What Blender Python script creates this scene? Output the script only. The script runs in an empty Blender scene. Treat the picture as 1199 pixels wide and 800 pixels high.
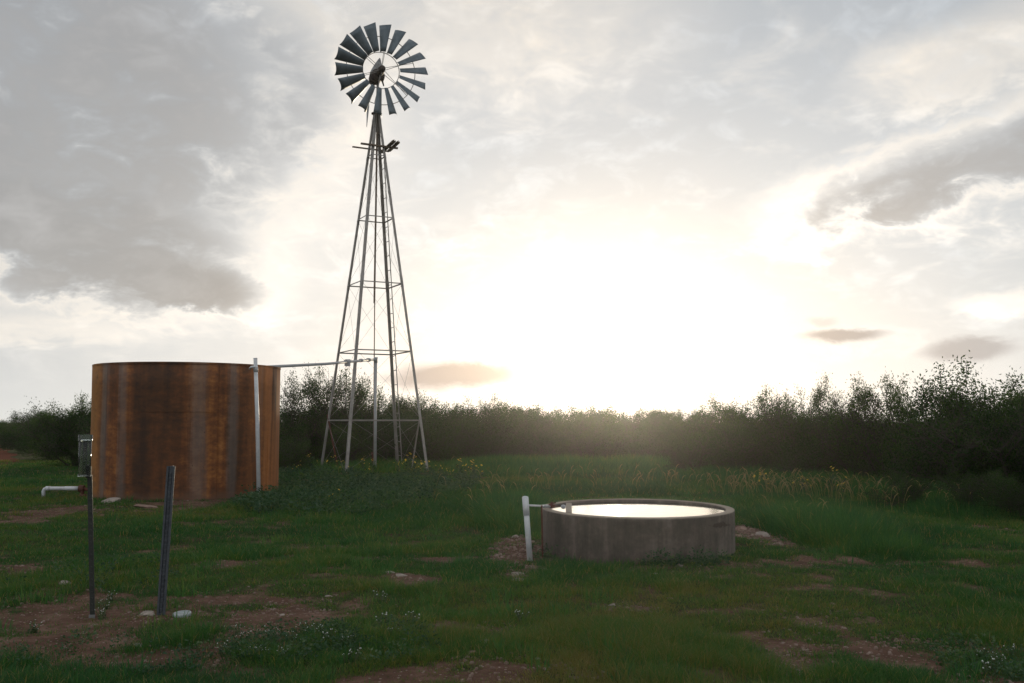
import bpy, math, random
import numpy as np
from mathutils import Vector, Matrix

random.seed(7); RNG = np.random.default_rng(7)
S = bpy.context.scene; COL = S.collection
PI = math.pi; R = math.radians

# ------------------------------------------------------------------ camera maths
F, PITCH, EYE = 1166.0, R(4.66), 1.65
def ray(px, py):
    dx, dz = (px-599.5)/F, (400-py)/F
    c, s = math.cos(PITCH), math.sin(PITCH)
    return np.array([dx, c-dz*s, s+dz*c])
def at(px, py, Y):                     # the point at distance Y seen in that direction
    d = ray(px, py); k = Y/d[1]
    return np.array([d[0]*k, Y, EYE+d[2]*k])
def gnd(px, py):                       # the point of the level ground
    d = ray(px, py); k = -EYE/d[2]
    return np.array([d[0]*k, d[1]*k, 0.0])
def azel(px, py):
    d = ray(px, py); d = d/np.linalg.norm(d)
    return math.degrees(math.atan2(d[0], d[1])), math.degrees(math.asin(d[2]))

# ------------------------------------------------------------------ noise and terrain
_T = np.random.default_rng(3).random((256, 256))
def vnoise(x, y):
    x = np.asarray(x, float); y = np.asarray(y, float)
    xi = np.floor(x).astype(int); yi = np.floor(y).astype(int)
    fx = x-xi; fy = y-yi
    fx = fx*fx*(3-2*fx); fy = fy*fy*(3-2*fy)
    g = lambda a, b: _T[a % 256, b % 256]
    return (g(xi, yi)*(1-fx)+g(xi+1, yi)*fx)*(1-fy)+(g(xi, yi+1)*(1-fx)+g(xi+1, yi+1)*fx)*fy
def fbm(x, y, o=4):
    v = 0; a = .5; t = 0
    for i in range(o):
        v = v+a*vnoise(x*2**i+17.3*i, y*2**i-9.1*i); t += a; a *= .5
    return v/t

def ell(px, py, rx, ry, k=1.0):        # an ellipse on the ground where the photo shows a patch
    g = gnd(px, py); Y = g[1]
    return (g[0], Y, rx*Y/F, ry*Y*Y/(F*EYE), k)
BARE = [ell(250,722,210,28,.95), ell(560,740,120,14,.45), ell(960,745,140,24,.55), ell(70,735,170,38,1.3), ell(60,700,70,10,.8), ell(170,770,90,18,.8), ell(215,728,110,16,1.0), ell(290,705,90,16,1.05), ell(350,710,45,9,.7),
        ell(265,662,35,6,.8), ell(475,683,40,9,.95), ell(575,785,45,26,1.0), ell(610,648,36,24,1.5), ell(880,627,28,14,1.6),
        ell(960,722,60,12,.7), ell(985,755,60,14,.8), ell(930,775,40,16,.8), ell(1100,790,70,14,.9), ell(1060,745,40,8,.6), ell(20,606,90,12,.85),
        ell(85,597,60,9,1.0), ell(215,592,130,8,.9), ell(740,712,35,6,.7), ell(790,668,60,6,.6), ell(1010,662,110,6,.1), ell(1120,615,120,7,.2),
        ell(480,655,60,6,.3), ell(400,640,70,6,.3), ell(690,790,60,8,.6), ell(20,670,40,8,.6)]
TALL = [ell(700,551,190,8,.5), ell(850,556,120,8,.42), ell(590,552,70,7,.40), ell(1010,571,120,9,.38), ell(1130,585,120,10,.38), ell(430,553,110,7,.34),
        ell(603,602,45,16,.36), ell(968,625,62,22,.36), ell(930,596,70,14,.2), ell(500,590,110,20,.14), ell(350,590,70,14,.18), ell(720,655,60,6,.12),
        ell(690,572,150,8,.16), ell(1160,600,90,8,.3)]
def patch(x, y, L, soft=.55):
    v = np.zeros(np.shape(x))
    for cx, cy, rx, ry, k in L:
        d = np.sqrt(((x-cx)/rx)**2+((y-cy)/ry)**2)
        v = np.maximum(v, k*np.clip((1.25-d)/soft, 0, 1))
    return v
def bare(x, y):
    n = fbm(x*1.1+3, y*1.1, 5); n2 = fbm(x*3.7, y*3.7+8, 3)
    v = patch(x, y, BARE, 1.15)*1.12+(n-.5)*1.7+(n2-.5)*2.3-.18*np.clip((y-8)/6, .5, 1.3)
    return np.clip(v*1.5, 0, 1)
def ground_z(x, y):
    x = np.asarray(x, float); y = np.asarray(y, float)
    h = .16*np.exp(-((x+4.4)**2+(y-30.5)**2)/30)+.10*np.exp(-((x+7.5)**2+(y-22.8)**2)/12)
    near = np.exp(-(np.hypot(x, y)/70)**2)
    h = h+near*((fbm(x*.28, y*.28, 3)-.5)*.16+(fbm(x*1.3, y*1.3+5, 3)-.5)*.07)
    return h
def gz(x, y): return float(ground_z(np.array([x]), np.array([y]))[0])

# ------------------------------------------------------------------ materials
def nodes(name):
    m = bpy.data.materials.new(name); m.use_nodes = True
    nt = m.node_tree; return m, nt, nt.nodes['Principled BSDF']
class E:                                # small expression builder over Math nodes
    nt = None
    def __init__(s, sock): s.s = sock
    @staticmethod
    def op(o, a, b=None, c=None, clamp=False):
        n = E.nt.nodes.new('ShaderNodeMath'); n.operation = o; n.use_clamp = clamp
        for i, v in enumerate((a, b, c)):
            if v is None: continue
            if isinstance(v, E): E.nt.links.new(v.s, n.inputs[i])
            else: n.inputs[i].default_value = float(v)
        return E(n.outputs[0])
    def __add__(a, b): return E.op('ADD', a, b)
    def __radd__(a, b): return E.op('ADD', a, b)
    def __sub__(a, b): return E.op('SUBTRACT', a, b)
    def __rsub__(a, b): return E.op('SUBTRACT', b, a)
    def __mul__(a, b): return E.op('MULTIPLY', a, b)
    def __rmul__(a, b): return E.op('MULTIPLY', a, b)
    def __truediv__(a, b): return E.op('DIVIDE', a, b)
def clamp01(a): return E.op('ADD', a, 0.0, clamp=True)
def emax(a, b): return E.op('MAXIMUM', a, b)
def eexp(a): return E.op('EXPONENT', a)
def esqrt(a): return E.op('SQRT', a)
def epow(a, b): return E.op('POWER', a, b)
def smooth(a, lo, hi):
    n = E.nt.nodes.new('ShaderNodeMapRange'); n.interpolation_type = 'SMOOTHSTEP'
    E.nt.links.new(a.s, n.inputs[0]); n.inputs[1].default_value = lo; n.inputs[2].default_value = hi
    return E(n.outputs[0])
def comb(x, y, z):
    n = E.nt.nodes.new('ShaderNodeCombineXYZ')
    for i, v in enumerate((x, y, z)):
        if isinstance(v, E): E.nt.links.new(v.s, n.inputs[i])
        else: n.inputs[i].default_value = v
    return E(n.outputs[0])
def noise(vec, scale, detail=5, rough=.55, dist=0.0):
    n = E.nt.nodes.new('ShaderNodeTexNoise'); n.inputs['Scale'].default_value = scale
    n.inputs['Detail'].default_value = detail; n.inputs['Roughness'].default_value = rough; n.inputs['Distortion'].default_value = dist
    if vec is not None: E.nt.links.new(vec.s, n.inputs['Vector'])
    return E(n.outputs[0])
def ramp(fac, stops):
    n = E.nt.nodes.new('ShaderNodeValToRGB'); e = n.color_ramp.elements
    while len(e) < len(stops): e.new(.5)
    for k, (p, c) in enumerate(stops): e[k].position = p; e[k].color = (*c, 1)
    E.nt.links.new(fac.s, n.inputs[0]); return E(n.outputs[0])
def mix(fac, a, b, mode='MIX'):
    n = E.nt.nodes.new('ShaderNodeMix'); n.data_type = 'RGBA'; n.blend_type = mode
    for i, v in ((0, fac), (6, a), (7, b)):
        if isinstance(v, E): E.nt.links.new(v.s, n.inputs[i])
        elif i == 0: n.inputs[0].default_value = v
        else: n.inputs[i].default_value = (*v, 1)
    return E(n.outputs[2])
def coord(kind='Object'):
    return E(E.nt.nodes.new('ShaderNodeTexCoord').outputs[kind])
def position(): return E(E.nt.nodes.new('ShaderNodeNewGeometry').outputs['Position'])
def attr(name):
    n = E.nt.nodes.new('ShaderNodeAttribute'); n.attribute_name = name; return E(n.outputs['Fac'])
def sep(v):
    n = E.nt.nodes.new('ShaderNodeSeparateXYZ'); E.nt.links.new(v.s, n.inputs[0]); return [E(o) for o in n.outputs]
def bump(nt, b, h, strength=.4, dist=.02):
    n = nt.nodes.new('ShaderNodeBump'); n.inputs['Strength'].default_value = strength; n.inputs['Distance'].default_value = dist
    nt.links.new(h.s, n.inputs['Height']); nt.links.new(n.outputs[0], b.inputs['Normal'])
def simple(name, c1, c2, scale=8, rough=.6, metal=0.0, bmp=.2, stretch=(1, 1, 1)):
    m, nt, b = nodes(name); E.nt = nt
    x, y, z = sep(coord())
    v = comb(x*stretch[0], y*stretch[1], z*stretch[2])
    n = noise(v, scale, 6, .6); n2 = noise(v, scale*5, 3, .6)
    f = clamp01((n-.5)*2.2+(n2-.5)*.9+.5)
    nt.links.new(ramp(f, [(0, c1), (1, c2)]).s, b.inputs['Base Color'])
    b.inputs['Roughness'].default_value = rough; b.inputs['Metallic'].default_value = metal
    if bmp: bump(nt, b, n2, bmp, .01)
    return m
def leafy(name, stops, trans=.35, rough=.55):
    m, nt, b = nodes(name); E.nt = nt
    info = E(nt.nodes.new('ShaderNodeObjectInfo').outputs['Random'])
    f = clamp01(attr('tint')+(info-.5)*.45)
    c = ramp(f, stops)
    nt.links.new(c.s, b.inputs['Base Color']); b.inputs['Roughness'].default_value = rough
    b.inputs['Specular IOR Level'].default_value = .12
    t = nt.nodes.new('ShaderNodeBsdfTranslucent')
    c2 = mix(1.0, c, (1.5, 1.35, .55), 'MULTIPLY'); nt.links.new(c2.s, t.inputs['Color'])
    ms = nt.nodes.new('ShaderNodeMixShader'); ms.inputs[0].default_value = trans
    nt.links.new(b.outputs[0], ms.inputs[1]); nt.links.new(t.outputs[0], ms.inputs[2])
    nt.links.new(ms.outputs[0], nt.nodes['Material Output'].inputs['Surface'])
    return m

M = {}
M['galv'] = simple('galvanised steel', (.16, .165, .17), (.30, .30, .295), 6, .5, .55, .1)
M['galvold'] = simple('weathered leg steel', (.19, .18, .165), (.34, .32, .30), 3, .6, .3, .1)
M['blade'] = simple('grey blade sheet', (.085, .115, .135), (.15, .185, .21), 3, .5, .35, .05)
M['rustdark'] = simple('dark rust', (.045, .018, .012), (.13, .045, .025), 9, .85, 0, .4)
M['head'] = simple('oily dark iron', (.022, .017, .015), (.065, .045, .038), 9, .7, .2, .3)
M['rustred'] = simple('red rust', (.16, .055, .025), (.33, .12, .05), 12, .85, 0, .4)
M['wood'] = simple('weathered board', (.09, .065, .045), (.17, .125, .09), 10, .85, 0, .5, (1, 8, 8))
M['pvc'] = simple('white pipe plastic', (.42, .44, .46), (.62, .63, .64), 7, .4, 0, .05)
M['pvcgrey'] = simple('greyed pipe', (.27, .28, .29), (.40, .41, .42), 7, .5, 0, .05)
M['steelpost'] = simple('dark painted post', (.028, .034, .042), (.065, .075, .088), 18, .5, .2, .3)
M['blackpost'] = simple('black post', (.010, .012, .010), (.028, .032, .026), 20, .55, .1, .3)
M['lid'] = simple('dull tin', (.18, .21, .215), (.34, .37, .37), 25, .5, .35, .2)
M['stone'] = simple('pale limestone', (.17, .14, .12), (.33, .28, .24), 9, .9, 0, .7)
M['stonered'] = simple('reddish stone', (.14, .085, .065), (.27, .185, .14), 9, .9, 0, .7)
M['bark'] = simple('grey bark', (.026, .021, .015), (.055, .045, .033), 14, .9, 0, .6)
M['stem'] = simple('green stem', (.04, .06, .02), (.08, .10, .035), 14, .7, 0, 0)
M['yellow'] = simple('yellow petals', (.62, .40, .02), (.80, .58, .05), 20, .6, 0, 0)
M['white'] = simple('white petals', (.55, .58, .55), (.75, .77, .72), 20, .6, 0, 0)
M['grass'] = leafy('grass blades', [(0, (.018, .070, .028)), (.35, (.040, .118, .032)), (.7, (.092, .138, .036)), (.9, (.15, .13, .05)), (1, (.24, .19, .09))], .45)
M['tallgrass'] = leafy('tall grass blades', [(0, (.026, .095, .042)), (.4, (.052, .145, .048)), (.8, (.11, .17, .055)), (1, (.22, .18, .09))], .45)
M['seed'] = leafy('dry seed heads', [(0, (.15, .125, .06)), (1, (.34, .28, .15))], .35)
M['leaf'] = leafy('bush leaves', [(0, (.012, .034, .012)), (.5, (.025, .057, .017)), (1, (.058, .092, .026))], .42)
M['weed'] = leafy('weed leaves', [(0, (.022, .055, .032)), (.6, (.045, .090, .045)), (1, (.10, .145, .075))], .3)

def mat_ground():
    m, nt, b = nodes('red soil and thatch'); E.nt = nt
    p = position(); x, y, z = sep(p)
    n1 = noise(p, 2.2, 8, .62); n2 = noise(p, 14, 6, .65); n3 = noise(p, 60, 3, .6)
    soil = ramp(clamp01((n1-.5)*1.6+(n2-.5)*1.1+.5), [(0, (.050, .030, .022)), (.5, (.104, .061, .044)), (1, (.19, .125, .095))])
    vor = nt.nodes.new('ShaderNodeTexVoronoi'); vor.inputs['Scale'].default_value = 26; nt.links.new(p.s, vor.inputs['Vector'])
    vd = E(vor.outputs['Distance']); vc = sep(E(vor.outputs['Color']))[0]
    peb = smooth(vd, .34, .2)*smooth(vc, .72, .8)
    soil = mix(peb, soil, ramp(n2, [(.3, (.17, .11, .085)), (.7, (.38, .31, .27))]))
    thatch = ramp(clamp01((n2-.5)*1.8+.5), [(0, (.022, .024, .012)), (.6, (.045, .052, .022)), (1, (.095, .085, .04))])
    f = smooth(attr('bare')+(n2-.5)*.8+(n3-.5)*.5, .15, .85)
    nt.links.new(mix(f, thatch, soil).s, b.inputs['Base Color'])
    b.inputs['Roughness'].default_value = 1.0; b.inputs['Specular IOR Level'].default_value = .03
    bump(nt, b, n1*.5+n2*.5+n3*.2+peb*.5, .9, .05)
    return m
M['ground'] = mat_ground()

def mat_tank():
    m, nt, b = nodes('rusted tank steel'); E.nt = nt
    x, y, z = sep(coord())
    a = E.op('ARCTAN2', x, E.op('MULTIPLY', y, -1.0))       # 0 towards the camera
    nx = E.op('SINE', a); ny = E.op('COSINE', a)
    def st(fr, zs, dt=4, seed=0.0): return noise(comb(nx*fr+seed, ny*fr, z*zs), 1.0, dt, .6)
    broad = st(2.3, .12, 3, 4.7); mid = st(7, .25, 4, 1.3); fine = st(34, .5, 5, 8.1); spot = st(7, 7, 8, 2.2)
    f = clamp01((broad-.5)*2.4+(mid-.5)*.9+(fine-.5)*.22+(spot-.5)*1.0+(noise(comb(nx*28, ny*28, z*20), 1.0, 5, .6)-.5)*.55+.45)
    c = ramp(f, [(0, (.040, .021, .013)), (.28, (.082, .034, .014)), (.52, (.138, .049, .017)), (.75, (.245, .094, .026)), (1, (.36, .165, .055))])
    dk = smooth(E.op('ABSOLUTE', a-.08+(mid-.5)*.5), .55, .2); c = mix(dk*.12, c, (.050, .026, .015))
    # whitish grey run-off streaks; the outermost left one paints the tank's lit edge
    def streak(pos, w):
        d = E.op('ABSOLUTE', a-pos+(fine-.5)*.10+(spot-.5)*.05); return smooth(d, w, w*.2)
    g = None
    for pos, w, k in ((-.66, .09, .6), (-.38, .08, .45), (.42, .12, .5), (.78, .08, .5), (-1.25, .10, .6), (1.15, .05, .4)):
        t = streak(pos, w)*k; g = t if g is None else emax(g, t)
    g = clamp01(g*(.35+1.3*noise(comb(nx*5+3.3, ny*5, z*.9), 1.0, 4, .6))*(.55+1.0*spot)*(.6+.7*st(18, .8, 4, 5.5)))
    c = mix(g, c, (.150, .128, .112))
    # bright orange towards the left flank, red-brown towards the right flank
    orange = smooth(a+(mid-.5)*.3, -.62, -.86)*smooth(spot*.5+mid*.5, .3, .55)
    c = mix(orange*.65, c, (.36, .155, .030))
    orange2 = smooth(a, .92, 1.12)*smooth(mid, .3, .6)
    c = mix(orange2*.55, c, (.40, .15, .045))
    base = smooth(z+(spot-.5)*.25, .22, .02); c = mix(base*.6, c, (.13, .075, .05))
    pit = smooth(noise(comb(nx*24, ny*24, z*11), 1.0, 3, .5), .70, .78)
    c = mix(pit*.55, c, (.03, .017, .012))
    nt.links.new(c.s, b.inputs['Base Color'])
    b.inputs['Roughness'].default_value = .8; b.inputs['Metallic'].default_value = 0; b.inputs['Specular IOR Level'].default_value = .3
    bump(nt, b, mid*.3+spot*.4+fine*.15, .55, .03)
    return m
M['tank'] = mat_tank()

def mat_concrete():
    m, nt, b = nodes('old trough concrete'); E.nt = nt
    p = coord(); x, y, z = sep(p)
    n = noise(p, 2.4, 7, .6); n2 = noise(p, 18, 5, .65); s = noise(comb(x*7, y*7, z*.7), 1.0, 5, .6)
    f = clamp01((n-.5)*2.0+(s-.5)*1.8+(n2-.5)*.9+.5)
    c = ramp(f, [(0, (.046, .038, .030)), (.5, (.082, .068, .055)), (1, (.145, .121, .099))])
    c = mix(smooth(z+(s-.5)*.3, .16, .0)*.55, c, (.085, .07, .05))
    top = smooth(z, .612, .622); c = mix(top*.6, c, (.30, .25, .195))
    aa = E.op('ARCTAN2', y, x); sp = smooth(E.op('ABSOLUTE', aa+.80+(n2-.5)*.5)*4+E.op('ABSOLUTE', z-.50+(n-.5)*.16+aa*.06+.05)*22, 1.0, .55)
    c = mix(sp*.9, c, (.035, .022, .016))
    nt.links.new(c.s, b.inputs['Base Color']); b.inputs['Roughness'].default_value = .9
    bump(nt, b, n2*.6+n*.4, .5, .02); return m
M['concrete'] = mat_concrete()

def mat_water():
    m, nt, b = nodes('trough water'); E.nt = nt
    b.inputs['Base Color'].default_value = (.02, .026, .018, 1); b.inputs['Roughness'].default_value = .04; b.inputs['IOR'].default_value = 1.333
    p = coord(); bump(nt, b, noise(p, 7, 4, .5), .07, .02); return m
M['water'] = mat_water()
def mat_clear():
    m, nt, b = nodes('clear gauge plastic'); E.nt = nt
    b.inputs['Base Color'].default_value = (.80, .84, .82, 1); b.inputs['Roughness'].default_value = .12
    b.inputs['Transmission Weight'].default_value = .955; b.inputs['IOR'].default_value = 1.14
    bump(nt, b, noise(coord(), 40, 3, .5), .06, .003); return m
M['clear'] = mat_clear()

# ------------------------------------------------------------------ mesh helpers
class MB:
    def __init__(s): s.v = []; s.f = []
    def add(s, vs, fs):
        o = len(s.v); s.v += [tuple(map(float, v)) for v in vs]; s.f += [tuple(i+o for i in f) for f in fs]; return s
    def box(s, c, size, rot=None):
        hx, hy, hz = [q/2 for q in size]; m = rot or Matrix.Identity(3)
        vs = [Vector(c)+m@Vector((i*hx, j*hy, k*hz)) for i in (-1, 1) for j in (-1, 1) for k in (-1, 1)]
        return s.add(vs, [(0,1,3,2),(4,6,7,5),(0,4,5,1),(2,3,7,6),(0,2,6,4),(1,5,7,3)])
    def tube(s, pts, r, n=10, cap=True):
        pts = [Vector(p) for p in pts]; rs = r if isinstance(r, (list, tuple)) else [r]*len(pts)
        vs = []; fs = []; u = None
        for i, p in enumerate(pts):
            d = (pts[min(i+1, len(pts)-1)]-pts[max(i-1, 0)]).normalized()
            if u is None: u = d.orthogonal().normalized()
            u = (u-d*u.dot(d)).normalized(); w = d.cross(u)
            vs += [p+(u*math.cos(2*PI*k/n)+w*math.sin(2*PI*k/n))*rs[i] for k in range(n)]
        for i in range(len(pts)-1):
            for k in range(n): fs.append((i*n+k, i*n+(k+1) % n, (i+1)*n+(k+1) % n, (i+1)*n+k))
        if cap: fs.append(tuple(range(n))[::-1]); fs.append(tuple(range((len(pts)-1)*n, len(pts)*n)))
        return s.add(vs, fs)
    def lathe(s, prof, n=48, c=(0, 0, 0), sx=1, sy=1, jit=None):
        vs = []; fs = []; L = len(prof)
        for k in range(n):
            a = 2*PI*k/n
            for (r, z) in prof:
                j = jit(a, z) if jit else 1
                vs.append((c[0]+r*j*sx*math.cos(a), c[1]+r*j*sy*math.sin(a), c[2]+z))
        for k in range(n):
            for i in range(L-1):
                a, b2 = k*L+i, ((k+1) % n)*L+i; fs.append((a, b2, b2+1, a+1))
        return s.add(vs, fs)
    def angle(s, a, b, w, t, inward):    # an L-shaped steel angle from a to b, its corner away from `inward`
        a = Vector(a); b = Vector(b); d = (b-a).normalized(); i = Vector(inward); i = (i-d*i.dot(d)).normalized(); o = d.cross(i)
        p = (i+o).normalized(); q = (i-o).normalized()
        sec = [Vector((0,0,0)), p*w, p*w+q*t, p*t+q*t, q*w+p*t, q*w]
        vs = [a+x for x in sec]+[b+x for x in sec]
        fs = [(k, (k+1) % 6, 6+(k+1) % 6, 6+k) for k in range(6)]+[(0,3,2,1), (0,5,4,3), (6,7,8,9), (6,9,10,11)]
        return s.add(vs, fs)
    def build(s, name, m, parent=None, smooth_=False, loc=None):
        me = bpy.data.meshes.new(name); me.from_pydata(s.v, [], s.f); me.update()
        if smooth_: me.polygons.foreach_set('use_smooth', [True]*len(me.polygons))
        me.materials.append(m); o = bpy.data.objects.new(name, me); COL.objects.link(o)
        if parent is not None: o.parent = parent
        if loc is not None: o.location = loc
        return o
def mesh_np(name, V, quads, tris, m, tint=None, parent=None):
    me = bpy.data.meshes.new(name); nq, ntr = len(quads), len(tris)
    me.vertices.add(len(V)); me.vertices.foreach_set('co', np.ascontiguousarray(V, np.float32).ravel())
    loops = np.concatenate([np.asarray(quads, np.int32).ravel(), np.asarray(tris, np.int32).ravel()]).astype(np.int32)
    me.loops.add(len(loops)); me.loops.foreach_set('vertex_index', loops)
    me.polygons.add(nq+ntr)
    st = np.concatenate([np.arange(nq)*4, nq*4+np.arange(ntr)*3]).astype(np.int32)
    me.polygons.foreach_set('loop_start', st)
    me.update(calc_edges=True)
    if tint is not None:
        at_ = me.attributes.new('tint', 'FLOAT', 'POINT'); at_.data.foreach_set('value', np.ascontiguousarray(tint, np.float32))
    me.materials.append(m); o = bpy.data.objects.new(name, me); COL.objects.link(o)
    if parent is not None: o.parent = parent
    return o
def tag(o, label=None, cat=None, group=None, kind=None):
    if label: o['label'] = label
    if cat: o['category'] = cat
    if group: o['group'] = group
    if kind: o['kind'] = kind
    return o
def empty(name, loc, label, cat, group=None, rz=0):
    o = bpy.data.objects.new(name, None); COL.objects.link(o); o.location = loc; o.rotation_euler = (0, 0, rz)
    o.empty_display_size = .1
    return tag(o, label, cat, group)
def copy_tree(o, parent=None):
    c = o.copy(); COL.objects.link(c)
    if parent is not None: c.parent = parent
    for ch in o.children: copy_tree(ch, c)
    return c

# ------------------------------------------------------------------ ground
def build_ground():
    rr = np.concatenate([np.linspace(.0, 3, 6)[1:], np.geomspace(3.2, 60, 330), np.geomspace(64, 6000, 50)])
    aa = np.radians(np.concatenate([np.linspace(-42, 42, 421), np.linspace(42, 318, 93)[1:-1]]))
    A, Rr = np.meshgrid(aa, rr)
    X = np.sin(A)*Rr; Y = np.cos(A)*Rr; Z = ground_z(X, Y)
    V = np.stack([X.ravel(), Y.ravel(), Z.ravel()], 1); V = np.vstack([V, [[0, 0, gz(0, 0)]]])
    nr, na = A.shape; i = np.arange(nr-1)[:, None]*na; j = np.arange(na)[None, :]; j2 = (j+1) % na
    q = np.stack([i+j, i+na+j, i+na+j2, i+j2], -1).reshape(-1, 4)[:, ::-1]
    t = np.stack([np.full(na, len(V)-1), np.arange(na), (np.arange(na)+1) % na], 1)[:, ::-1]
    o = mesh_np('ground', V, q, t, M['ground'])
    b = np.append(bare(X.ravel(), Y.ravel()), .3)
    at_ = o.data.attributes.new('bare', 'FLOAT', 'POINT'); at_.data.foreach_set('value', b.astype(np.float32))
    o.data.polygons.foreach_set('use_smooth', [True]*len(o.data.polygons))
    tag(o, kind='structure')
    # red track running away at the far left
    pts = [gnd(-90, 575), gnd(-55, 555), gnd(-22, 541), gnd(-17, 532), gnd(-22, 523), gnd(-34, 514)]
    mb = MB(); P = []
    for k in range(len(pts)-1):
        for s_ in range(10): P.append(pts[k]+(pts[k+1]-pts[k])*s_/10)
    P.append(pts[-1]); vs = []; fs = []
    for k, p in enumerate(P):
        d = P[min(k+1, len(P)-1)]-P[max(k-1, 0)]; d = d/np.linalg.norm(d[:2]); n = np.array([d[1], -d[0], 0])
        for w in (-1.3, -.7, 0, .7, 1.3):
            q = p+n*w*(1+.15*math.sin(k*.9+w)); vs.append((q[0], q[1], gz(q[0], q[1])+.012))
    for k in range(len(P)-1):
        for w in range(4): fs.append((k*5+w, k*5+w+1, k*5+w+6, k*5+w+5))
    mb.add(vs, fs)
    m = simple('red track dirt', (.085, .038, .026), (.15, .07, .048), 3, 1.0, 0, .4); m.node_tree.nodes['Principled BSDF'].inputs['Specular IOR Level'].default_value = 0
    tag(mb.build('dirt_track', m), kind='structure')
build_ground()

# ------------------------------------------------------------------ grass (nobody could count it)
TROUGH = np.array([1.605, 12.95]); TROUGH_R = 1.228
TANK = np.array([-7.42, 22.85]); TANK_R = 2.045
def blades(x, y, z, H, lean, az, w, tint, name, m, segs=2):
    n = len(x)
    ts = np.linspace(0, 1, segs+1); rows = []
    fx, fy = np.cos(az), np.sin(az); sa = az+PI/2+RNG.normal(0, .5, n); sx, sy = np.cos(sa), np.sin(sa)
    for t in ts:
        off = lean*H*t**1.8; zz = z+H*(t-.30*lean*t*t)
        cx = x+fx*off; cy = y+fy*off
        if t < 1:
            ww = w*(1-t*.65)/2
            rows.append(np.stack([cx-sx*ww, cy-sy*ww, zz], 1)); rows.append(np.stack([cx+sx*ww, cy+sy*ww, zz], 1))
        else: rows.append(np.stack([cx, cy, zz], 1))
    k = len(rows); V = np.stack(rows, 1).reshape(-1, 3); b = np.arange(n)[:, None]*k
    Q = [b+np.array([[2*i, 2*i+1, 2*i+3, 2*i+2]]) for i in range(segs-1)]
    Tt = b+np.array([[2*segs-2, 2*segs-1, 2*segs]])
    Q = np.concatenate(Q) if Q else np.zeros((0, 4), int)
    return mesh_np(name, V, Q, Tt, m, np.repeat(tint, k))
def clear_of_things(x, y):
    a = np.hypot(x-TROUGH[0], y-TROUGH[1]) > TROUGH_R+.02
    b = np.hypot(x-TANK[0], y-TANK[1]) > TANK_R+.03
    return a & b
def build_grass():
    N = 76000
    u = RNG.random(N); Y = 5.2*(44/5.2)**(u**.88); az = RNG.uniform(-.60, .60, N)
    X = np.tan(az)*Y
    bm = bare(X, Y); keep = RNG.random(N) > bm*.82
    keep &= clear_of_things(X, Y)
    X, Y = X[keep], Y[keep]; bm = bm[keep]; n = len(X)
    tall = patch(X, Y, TALL, .6); cl = fbm(X*.9+40, Y*.9, 3); cl2 = fbm(X*.33, Y*.33+70, 3)
    Ht = (.035+.085*np.clip((cl-.35)*2.4, 0, 1)+.035*RNG.random(n))*(1-.62*bm)+tall*(.45+.7*RNG.random(n))
    k = 15
    rep = lambda a: np.repeat(a, k)
    m = n*k
    sp = rep(.05+.35*Ht)+.004*rep(Y)
    ang = RNG.uniform(0, 2*PI, m); rad = np.sqrt(RNG.random(m))*sp
    x = rep(X)+np.cos(ang)*rad; y = rep(Y)+np.sin(ang)*rad
    H = rep(Ht)*RNG.uniform(.5, 1.15, m)
    lean = np.clip(.25+rad/sp*.6+RNG.normal(0, .2, m), .05, 1.1)
    az2 = ang+RNG.normal(0, .6, m)
    w = (.0022+.00040*y)*RNG.uniform(.7, 1.3, m)*(1+.8*rep(tall))
    tint = np.clip(rep(.20+1.35*(cl2-.40)+.5*(fbm(X*2.3, Y*2.3, 2)-.5)+RNG.normal(0, .10, n))+RNG.normal(0, .12, m), 0, .82)
    tint = np.where(RNG.random(m) < .05, .93, tint)
    ok = clear_of_things(x, y); x, y, H, lean, az2, w, tint = [q[ok] for q in (x, y, H, lean, az2, w, tint)]
    o = blades(x, y, ground_z(x, y)-.008, H, lean, az2, w, tint, 'grass', M['grass'], 2)
    tag(o, kind='stuff')
build_grass()
def build_tall_grass():
    xs, ys, hs = [], [], []
    for (cx, cy, rx, ry, k), n in zip(TALL[:6]+TALL[6:8]+[TALL[13]], (1500, 1100, 600, 550, 900, 800, 340, 480, 500)):
        a = RNG.uniform(0, 2*PI, n); q = RNG.random(n)**.5
        xs.append(cx+rx*q*np.cos(a)); ys.append(cy+ry*q*np.sin(a)); hs.append(k*(1.15-.5*q**3)*RNG.uniform(.75, 1.2, n))
    n = 900; yy = 6.2*(30/6.2)**(RNG.random(n)**.9); xx = np.tan(RNG.uniform(-.56, .56, n))*yy; g = fbm(xx*.5+11, yy*.5+2, 3)
    ok = (g > .47) & (bare(xx, yy) < .75); xs.append(xx[ok]); ys.append(yy[ok]); hs.append(RNG.uniform(.08, .19, ok.sum())*(.75+yy[ok]/40))
    x, y, h = map(np.concatenate, (xs, ys, hs)); k = 26; m = len(x)*k; r_ = lambda a: np.repeat(a, k)
    ang = RNG.uniform(0, 2*PI, m); rad = np.sqrt(RNG.random(m))*np.minimum(.16, r_(h)*.8); H = r_(h)*RNG.uniform(.5, 1.15, m)
    X = r_(x)+np.cos(ang)*rad; Y = r_(y)+np.sin(ang)*rad; ok = clear_of_things(X, Y)
    t = np.clip(r_(.22+.5*(fbm(x*.6, y*.6+9, 3)-.5)+RNG.normal(0, .20, len(x)))+RNG.normal(0, .1, m), 0, .85)
    lean = np.clip(RNG.normal(.35, .2, m), .05, .9); az = ang+RNG.normal(0, .7, m); w = (.004+.00045*Y)*RNG.uniform(.7, 1.3, m)
    X, Y, H, lean, az, w, t = [q[ok] for q in (X, Y, H, lean, az, w, t)]
    tag(blades(X, Y, ground_z(X, Y)-.01, H, lean, az, w, t, 'tall_grass', M['tallgrass'], 2), kind='stuff')
build_tall_grass()

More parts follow.
